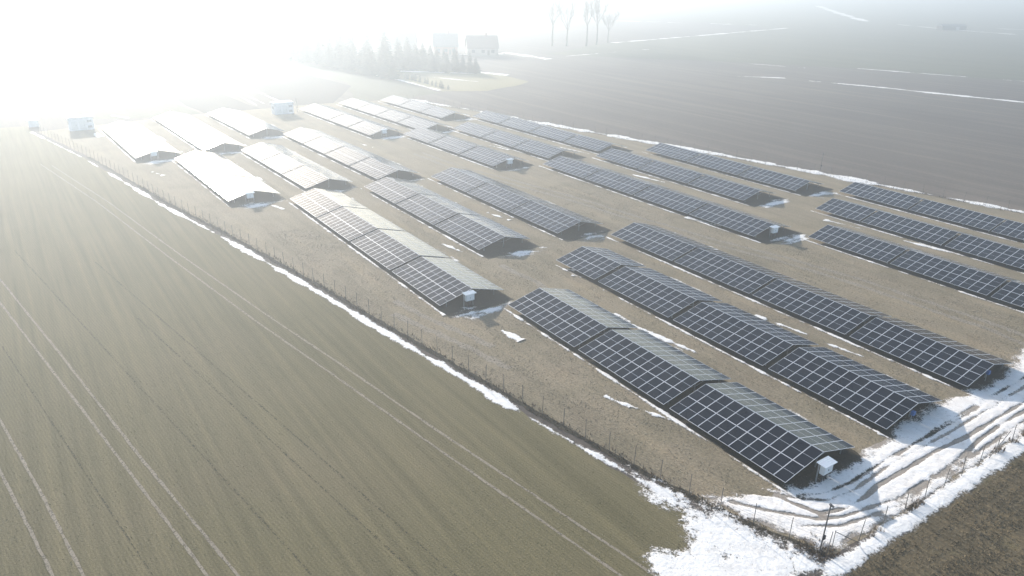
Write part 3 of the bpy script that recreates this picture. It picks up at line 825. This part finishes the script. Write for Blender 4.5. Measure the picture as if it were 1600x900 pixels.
# ------------------------------------------------------------------ transformer huts
def hut(x, y, rz, lx, ly, h, label):
    t = empty('transformer_hut', (x, y, 0), rz); tag(t, label, 'hut')
    link('wall', box_mesh('wall', [((0, 0, (h - 0.2) / 2 + 0.06), (lx, ly, h - 0.2))], M['concrete']), t)
    link('roof', box_mesh('roof', [((0, 0, h - 0.07), (lx + 0.3, ly + 0.3, 0.13)), ((0, 0, h + 0.05), (lx + 0.1, ly + 0.1, 0.11))], M['white']), t)
    link('plinth', box_mesh('plinth', [((0, 0, 0.05), (lx + 0.1, ly + 0.1, 0.1))], M['concrete']), t)
    for k, yy in enumerate((-ly * 0.28, ly * 0.05)):
        d = link('door', box_mesh('door', [((lx / 2 + 0.02, yy, 1.1), (0.05, ly * 0.26, 1.9))], M['cabinet']), t)
        link('handle', box_mesh('handle', [((lx / 2 + 0.06, yy + 0.3, 1.1), (0.04, 0.05, 0.2))], M['dark']), d)
    for k, zz in enumerate((0.7, 1.9)):
        link('vent', box_mesh('vent', [((lx / 2 + 0.02, ly * 0.34, zz), (0.05, ly * 0.18, 0.5))] + [((lx / 2 + 0.05, ly * 0.34, zz - 0.18 + 0.12 * q), (0.03, ly * 0.17, 0.03)) for q in range(4)], M['steel']), t)
    link('vent', box_mesh('vent', [((0, -ly / 2 - 0.02, 1.6), (lx * 0.4, 0.05, 0.6))], M['steel']), t)
hut(-122.6, -2.2, math.radians(0), 2.6, 4.8, 2.85, 'white flat roofed transformer hut beside the first row from green field')
hut(-121.4, 42.8, math.radians(0), 2.6, 4.8, 2.85, 'white flat roofed transformer hut between the third and fourth rows')
t = empty('meter_cabinet', (-131.0, -10.8, 0)); tag(t, 'small pale cabinet with white roof at the far corner of the green field', 'cabinet')
link('body', box_mesh('body', [((0, 0, 0.75), (1.0, 1.9, 1.4))], M['concrete']), t)
link('roof', box_mesh('roof', [((0, 0, 1.52), (1.3, 2.3, 0.12))], M['white']), t)
link('plinth', box_mesh('plinth', [((0, 0, 0.04), (1.1, 2.0, 0.08))], M['concrete']), t)

# ------------------------------------------------------------------ houses
def house(x, y, rz, lx, ly, wall_h, ridge_h, label, wallm, roofm, chimney=True):
    t = empty('house', (x, y, 0), rz); tag(t, label, 'house', 'farmhouses behind the conifers')
    hx, hy = lx / 2, ly / 2
    V = [(-hx, -hy, 0), (hx, -hy, 0), (hx, hy, 0), (-hx, hy, 0), (-hx, -hy, wall_h), (hx, -hy, wall_h), (hx, hy, wall_h), (-hx, hy, wall_h), (-hx, 0, ridge_h - 0.1), (hx, 0, ridge_h - 0.1)]
    F = [(0, 1, 5, 4), (2, 3, 7, 6), (1, 2, 6, 9, 5), (3, 0, 4, 8, 7)]
    link('wall', mesh('wall', V, F, wallm), t)
    V, F = [], []
    sl = (ridge_h - wall_h) / hy
    for s in (-1, 1):
        b = len(V); e = hy + 0.5
        for z in (0.0, 0.18):
            V += [(-hx - 0.4, s * e, ridge_h - sl * e + z), (hx + 0.4, s * e, ridge_h - sl * e + z), (hx + 0.4, s * 0.002, ridge_h + z), (-hx - 0.4, s * 0.002, ridge_h + z)]
        F += [(b, b + 1, b + 2, b + 3), (b + 4, b + 5, b + 6, b + 7), (b, b + 1, b + 5, b + 4), (b + 1, b + 2, b + 6, b + 5), (b + 3, b, b + 4, b + 7)]
    rf = link('roof', mesh('roof', V, F, roofm), t)
    if chimney:
        link('chimney', box_mesh('chimney', [((lx * 0.15, 0.5, ridge_h + 0.4), (0.7, 0.6, 1.6)), ((lx * 0.15, 0.5, ridge_h + 1.25), (0.8, 0.7, 0.1))], M['brick']), rf)
    for s in (-1, 1):
        for k in range(3):
            xx = -hx * 0.65 + k * hx * 0.65
            w = link('window', box_mesh('window', [((xx, s * (hy + 0.03), 1.7), (1.5, 0.08, 1.4))], M['bark']), t)
            link('pane', box_mesh('pane', [((xx - 0.34, s * (hy + 0.075), 1.7), (0.6, 0.03, 1.2)), ((xx + 0.34, s * (hy + 0.075), 1.7), (0.6, 0.03, 1.2))], M['pane']), w)
    for s in (-1, 1):
        w = link('window', box_mesh('window', [((s * (hx + 0.03), 0, wall_h + 0.6), (0.08, 1.3, 1.2))], M['white']), t)
        link('pane', box_mesh('pane', [((s * (hx + 0.075), 0, wall_h + 0.6), (0.03, 1.1, 1.0))], M['pane']), w)
    link('door', box_mesh('door', [((hx * 0.36, -hy - 0.04, 1.05), (1.0, 0.08, 2.1))], M['bark']), t)
# the view direction there is about 150 degrees, so a broad side lies at about 60 degrees
house(-229, 170, math.radians(66), 13.5, 9, 3.4, 8.0, 'broad dark roofed house beside the bare brown field', M['plaster'], M['roof'])
house(-239, 157, math.radians(62), 10.5, 9, 3.8, 8.6, 'narrower roofed house standing close behind the broad house', M['brick'], M['roofgrey'])
house(-262, 146, math.radians(58), 14, 9, 3.4, 8.2, 'pale house half hidden behind the conifers', M['plaster'], M['roofgrey'])
t = empty('shed', (-240.5, 604, 0), math.radians(70)); tag(t, 'low dark shed alone among far fields', 'shed')
link('wall', box_mesh('wall', [((0, 0, 1.5), (22, 6, 3.0))], M['bark']), t)
link('roof', mesh('roof', [(-11.5, -3.6, 2.95), (11.5, -3.6, 2.95), (11.5, 0, 4.4), (-11.5, 0, 4.4), (-11.5, 3.6, 2.95), (11.5, 3.6, 2.95)], [(0, 1, 2, 3), (3, 2, 5, 4), (1, 5, 2), (0, 3, 4), (0, 4, 5, 1)], M['roofgrey']), t)
link('door', box_mesh('door', [((3, -3.05, 1.2), (3, 0.1, 2.4))], M['steel']), t)

# ------------------------------------------------------------------ trees
def bare_tree(seed, H):
    rnd = random.Random(seed)
    TV, TF, CV, CF = [], [], [], []
    def limb(p, d, L, r, lev):
        n = 6 if lev == 0 else (4 if lev == 1 else 3)
        q = p.copy(); dd = d.copy()
        for i in range(n):
            dd = (dd + Vector((rnd.gauss(0, .10), rnd.gauss(0, .10), 0.07))).normalized()
            q2 = q + dd * (L / n)
            tube_vf(q, q2, max(r * (1 - 0.85 * i / n), 0.012), max(r * (1 - 0.85 * (i + 1) / n), 0.010), CV, CF, 5 if lev == 0 else 3, False)
            if lev < 3 and (i > 0 or lev > 0):
                for _ in range(3 if lev == 0 else 2):
                    az = rnd.uniform(0, 2 * math.pi); sp = rnd.uniform(0.45, 1.1)
                    nd = (dd + Vector((math.cos(az), math.sin(az), 0.1)) * sp).normalized()
                    limb(q2, nd, L * rnd.uniform(0.24, 0.42) * (1 if lev else 1.0), max(r * 0.35, 0.014), lev + 1)
            q = q2
    p = Vector((0, 0, 0)); r = H * 0.02
    th = H * 0.40
    forks = []
    for i in range(7):
        q = p + Vector((rnd.gauss(0, .04), rnd.gauss(0, .04), 1)).normalized() * th / 7
        tube_vf(p, q, r * (1.3 if i == 0 else 1), r * 0.94, TV, TF, 9, False); r *= 0.94; p = q
        if i > 3: forks.append(p.copy())
    forks += [p.copy(), p.copy(), p.copy()]
    for k, f in enumerate(forks):
        az = k * 2.4 + rnd.uniform(-.5, .5); sp = rnd.uniform(0.2, 0.8)
        limb(f, Vector((math.cos(az) * sp, math.sin(az) * sp, 1)).normalized(), H * rnd.uniform(0.38, 0.58), r * 0.62, 0)
    return mesh('trunk', TV, TF, M['bark'], True), mesh('crown', CV, CF, M['twig'])
for k, (x, y, h, lab) in enumerate([(-250, 226, 25, 'tall bare tree first from the houses in the roadside group'), (-247, 233, 23, 'tall bare tree second from the houses in the roadside group'),
                                    (-242, 242, 26, 'tall bare tree third from the houses in the roadside group'), (-247, 253, 26, 'tall bare tree fourth from the houses in the roadside group'),
                                    (-254, 267, 17, 'shorter bushy bare tree ending the roadside group')]):
    t = empty('bare_tree', (x, y, 0), k * 1.3); tag(t, lab, 'tree', 'bare trees beyond the brown field')
    tm, cm = bare_tree(50 + k, h)
    link('trunk', tm, t); link('crown', cm, t)

def conifer_meshes(seed, H, R):
    rnd = random.Random(seed)
    TV, TF = [], []
    tube_vf((0, 0, 0), (0, 0, H * 0.97), H * 0.016, 0.01, TV, TF, 6, False)
    V, F = [], []
    tiers = int(H * 3.2)
    for i in range(tiers):
        f = i / tiers
        z = H * (0.06 + 0.93 * f)
        rad = R * min(1.0, 1.35 * (1 - f) ** 0.8) * rnd.uniform(0.6, 1.12) + 0.06
        n = max(5, int(11 * (1 - f) + 4))
        a0 = rnd.uniform(0, 6.28)
        for k in range(n):
            a = a0 + 6.283 * k / n + rnd.gauss(0, .15)
            rr = rad * rnd.uniform(0.6, 1.12)
            dr = rr * rnd.uniform(0.15, 0.45)
            ca, sa = math.cos(a), math.sin(a)
            wd = rr * rnd.uniform(0.22, 0.36)
            b = len(V)
            m = 0.55
            V += [(ca * 0.05, sa * 0.05, z), (ca * rr * m - sa * wd, sa * rr * m + ca * wd, z - dr * m - rnd.uniform(0, .12)), (ca * rr, sa * rr, z - dr + 0.06),
                  (ca * rr * m + sa * wd, sa * rr * m - ca * wd, z - dr * m - rnd.uniform(0, .12)), (ca * rr * m, sa * rr * m, z - dr * m + 0.10)]
            F += [(b, b + 1, b + 4), (b + 1, b + 2, b + 4), (b + 2, b + 3, b + 4), (b + 3, b, b + 4)]
    return mesh('trunk', TV, TF, M['bark']), mesh('crown', V, F, M['needle'])
CON = [conifer_meshes(80 + k, 10, r) for k, r in enumerate((3.2, 3.8, 2.9, 4.2))]
con_spots = []
rc = random.Random(5)
# rows of spruces behind the lawn, read from the outline in the photograph: (x, y, height)
for x, y, h in [(-169.5, 97.0, 7.8), (-173, 96.2, 8.4), (-178, 96.5, 9.0), (-184, 95.0, 9.5), (-190, 94.2, 9.0), (-197, 93.0, 9.4), (-205, 92.5, 10.0), (-213, 92, 11), (-222, 91, 11.5),
                (-231, 89, 12.5), (-240, 88, 13), (-250, 87, 13), (-192, 104, 11), (-199, 108, 12.5), (-196, 113, 10.5), (-202, 101, 10), (-212, 101, 12), (-208, 112, 14), (-222, 104, 13), (-186, 101, 9),
                (-190, 117, 8.5), (-186, 121, 7.5), (-184, 125, 8.0), (-180.5, 124.2, 7.0), (-177.5, 126.5, 8.0), (-174.5, 127.5, 6.6), (-172, 129, 7.4), (-170, 130.3, 6.0), (-183, 129, 8.6), (-195, 122, 9.5),
                (-200, 128, 8.5), (-206, 121, 11), (-190, 133, 6.5), (-236, 97, 14), (-252, 99, 14), (-188, 98, 8), (-194, 98, 9), (-200, 96, 9), (-209, 97, 10), (-217, 97, 11), (-226, 96, 12), (-196, 117, 9), (-202, 115, 11), (-214, 108, 12), (-192, 110, 9), (-199, 121, 9), (-188, 114, 7), (-182, 119, 7), (-176, 122, 6), (-193, 127, 8), (-244, 93, 13), (-230, 103, 13)]:
    con_spots.append((x, y, h))
for k, (x, y, h) in enumerate(con_spots):
    t = empty('conifer', (x, y, 0), rc.uniform(0, 6.28)); t.scale = (h / 10 * rc.uniform(0.85, 1.1), h / 10 * rc.uniform(0.85, 1.1), h / 10)
    near_lawn = y > 115
    lab = 'dark spruce in the row along the pale lawn' if near_lawn else ('dark spruce in the dense stand beside the grey field' if x > -206 else 'tall hazy spruce at the far end of the stand')
    tag(t, lab, 'tree', 'spruces along the lawn' if near_lawn else ('spruces in the dense stand' if x > -206 else 'far spruces of the stand'))
    tm, cm = CON[k % 4]
    link('trunk', tm, t); link('crown', cm, t)
SAP = conifer_meshes(99, 2.2, 0.75)
for k in range(12):
    x = -169 + k * 2.75 + rc.uniform(-.5, .5)
    t = empty('sapling', (x, 100.9 + rc.uniform(-.5, .5), 0), rc.uniform(0, 6)); s = rc.uniform(0.7, 1.25); t.scale = (s, s, s)
    tag(t, 'small young conifer in the row along the snowy lawn edge', 'sapling', 'young conifers on the lawn')
    link('trunk', SAP[0], t); link('crown', SAP[1], t)

# ------------------------------------------------------------------ dry grass, weeds, crop blades
def tufts(name, pts, h0, h1, w, blades, mat, label, cat, lean=0.5):
    n = len(pts)
    if n == 0: return
    P = np.repeat(pts, blades, 0)
    k = len(P)
    a = RNG.uniform(0, 2 * np.pi, k); h = RNG.uniform(h0, h1, k); ln = RNG.uniform(0, lean, k) * h
    off = RNG.normal(0, 0.4 * w * 3, (k, 2))
    b = P[:, :2] + off
    ca, sa = np.cos(a), np.sin(a)
    ww = w * RNG.uniform(0.6, 1.4, k)
    v0 = np.stack([b[:, 0] - sa * ww, b[:, 1] + ca * ww, np.zeros(k)], -1)
    v1 = np.stack([b[:, 0] + sa * ww, b[:, 1] - ca * ww, np.zeros(k)], -1)
    v2 = np.stack([b[:, 0] + ca * ln, b[:, 1] + sa * ln, h], -1)
    V = np.stack([v0, v1, v2], 1).reshape(-1, 3)
    F = np.arange(3 * k).reshape(-1, 3)
    o = link(name, np_mesh(name, V, F, mat))
    tag(o, label, cat, None, 'stuff')
    return o

def scatter(n, x0, x1, y0, y1, poly=None, dens=None):
    X = RNG.uniform(x0, x1, n); Y = RNG.uniform(y0, y1, n)
    k = np.ones(n, bool)
    if poly is not None: k &= poly_sd(X, Y, poly) > 0.15
    if dens is not None: k &= RNG.uniform(0, 1, n) < dens(X, Y)
    return np.stack([X[k], Y[k]], -1)

park = FENCE_L + FENCE_R + FENCE_F[::-1] + [(-131, 60), (-130, 20)]
def under_table(X, Y):
    m = np.zeros(X.shape, bool)
    for b, row, xf, xn, yf, yn, ang in ENDS:
        yc = yf + (yn - yf) * np.clip((X - xf) / (xn - xf), 0, 1)
        m |= (X > xf + 1) & (X < xn + 1.5) & (np.abs(Y - yc) < WID - 0.1)
    return m
def meadow_d(X, Y):
    d = np.clip((fbm(X * 0.35, Y * 0.7, 77, 4) - 0.30) * 2.4, 0.05, 1)
    d = np.where(under_table(X, Y), 0, d)
    d = np.where(poly_sd(X, Y, INNER) > -0.3, 0.02, d)
    return d
tufts('dry_grass', scatter(120000, -30, 46, 10, 70, park, meadow_d), 0.02, 0.085, 0.028, 2, M['drytuft'], 'short tan dead grass between the solar rows', 'grass', 1.2)
tufts('dry_grass', scatter(60000, -30, 46, 10, 70, park, lambda X, Y: meadow_d(X + 40, Y)), 0.02, 0.07, 0.028, 2, M['browntuft'], 'short brown dead grass between the solar rows', 'grass', 1.2)
# weeds along the fences
def along(pts, step, spread, keep):
    P = resample(pts, step)
    out = [(p.x + random.gauss(0, spread), p.y + random.gauss(0, spread)) for p in P if random.random() < keep]
    return np.array(out)
tufts('weeds', along(FENCE_L[2:-1], 0.05, 0.30, 0.7), 0.06, 0.30, 0.022, 4, M['weed'], 'dark dry weeds along the fence beside the green field', 'weeds', 0.7)
dens_r = [p for p in along(FENCE_R[:-1], 0.03, 0.14, 0.9) if float(fbm(np.array(p[1] * 0.45), np.array(0.2), 5, 3)) > 0.5]
tufts('weeds', np.array(dens_r), 0.15, 0.6, 0.02, 4, M['weed'], 'reddish dry weeds at the foot of the track fence', 'weeds', 0.5)
tufts('weeds', along(FENCE_F, 0.12, 0.4, 0.7), 0.10, 0.40, 0.03, 3, M['weed'], 'dry weeds along the fence of the bare brown field', 'weeds', 0.6)
tufts('weeds', scatter(260, 48.4, 50.6, 18.6, 20.8), 0.06, 0.28, 0.02, 4, M['weed'], 'brown weeds round the snowy fence corner', 'weeds', 0.7)
tufts('weeds', scatter(9000, 36, 51.5, 3, 19.5, CORNER, lambda X, Y: np.clip((fbm(X * 0.7, Y * 0.7, 55, 4) - 0.36) * 2.2, 0.02, 0.8)), 0.03, 0.10, 0.03, 2, M['weed'],
      'brown stalks poking through the snow in the field corner', 'weeds', 1.0)
tufts('weeds', scatter(5000, 42, 50.5, 17, 60, INNER, lambda X, Y: np.clip((fbm(X * 0.9, Y * 0.5, 56, 4) - 0.48) * 3, 0.0, 0.8)), 0.03, 0.10, 0.03, 2, M['weed'],
      'brown stalks poking through the trodden snow', 'weeds', 1.0)
# blades of the crop in drill rows, stubble straw
def drill(n):
    u = RNG.uniform(-60, 52, n); r = np.round(RNG.uniform(-60, 30, n) / 0.25) * 0.25 + RNG.normal(0, 0.03, n)
    X = u; Y = r + 0.155 * u
    k = (poly_sd(X, Y, [(a, b - 1.6) for a, b in FENCE_L[1:-3]] + [(41, 14), (44, 12), (46, 8), (51, 6), (51.5, -60), (-60, -60)]) > 0) & (np.hypot(X - 69, Y + 17.6) < 78) & (RNG.uniform(0, 1, n) < np.clip((fbm(X * 0.15, Y * 0.9, 91, 4) - 0.25) * 2.2, 0.1, 1))
    return np.stack([X[k], Y[k]], -1)
tufts('crop_blades', drill(330000), 0.025, 0.06, 0.026, 1, M['greentuft'], 'short green winter wheat growing in drill rows', 'crop', 1.5)
tufts('stubble_straw', scatter(110000, 51.4, 75, 5, 75, [(51.9, 17), (51.9, 60), (52.4, 75), (75, 75), (75, 5), (52.4, 5)], lambda X, Y: np.clip((fbm(X * 2.0, Y * 0.25, 33, 4) - 0.3) * 2.2, 0.05, 1)), 0.03, 0.12, 0.03, 3, M['strawtuft'],
      'tan straw stubble standing in the brown field corner', 'stubble', 1.0)

# ------------------------------------------------------------------ haze
hm = bpy.data.materials.new('haze_air'); hm.use_nodes = True
hn = hm.node_tree
for n_ in list(hn.nodes):
    if n_.type == 'BSDF_PRINCIPLED': hn.nodes.remove(n_)
pv = hn.nodes.new("ShaderNodeVolumePrincipled")
pv.inputs["Color"].default_value = (0.625, 0.685, 0.745, 1)
pv.inputs["Density"].default_value = HAZE_DENSITY
pv.inputs["Anisotropy"].default_value = HAZE_G
out = [n_ for n_ in hn.nodes if n_.type == 'OUTPUT_MATERIAL'][0]
hn.links.new(pv.outputs[0], out.inputs["Volume"])
hz = link('haze', box_mesh('haze', [((0, 0, 18.0), (6400, 6400, 38.0))], hm))
tag(hz, 'pale winter haze over the whole plain', 'haze', None, 'stuff')
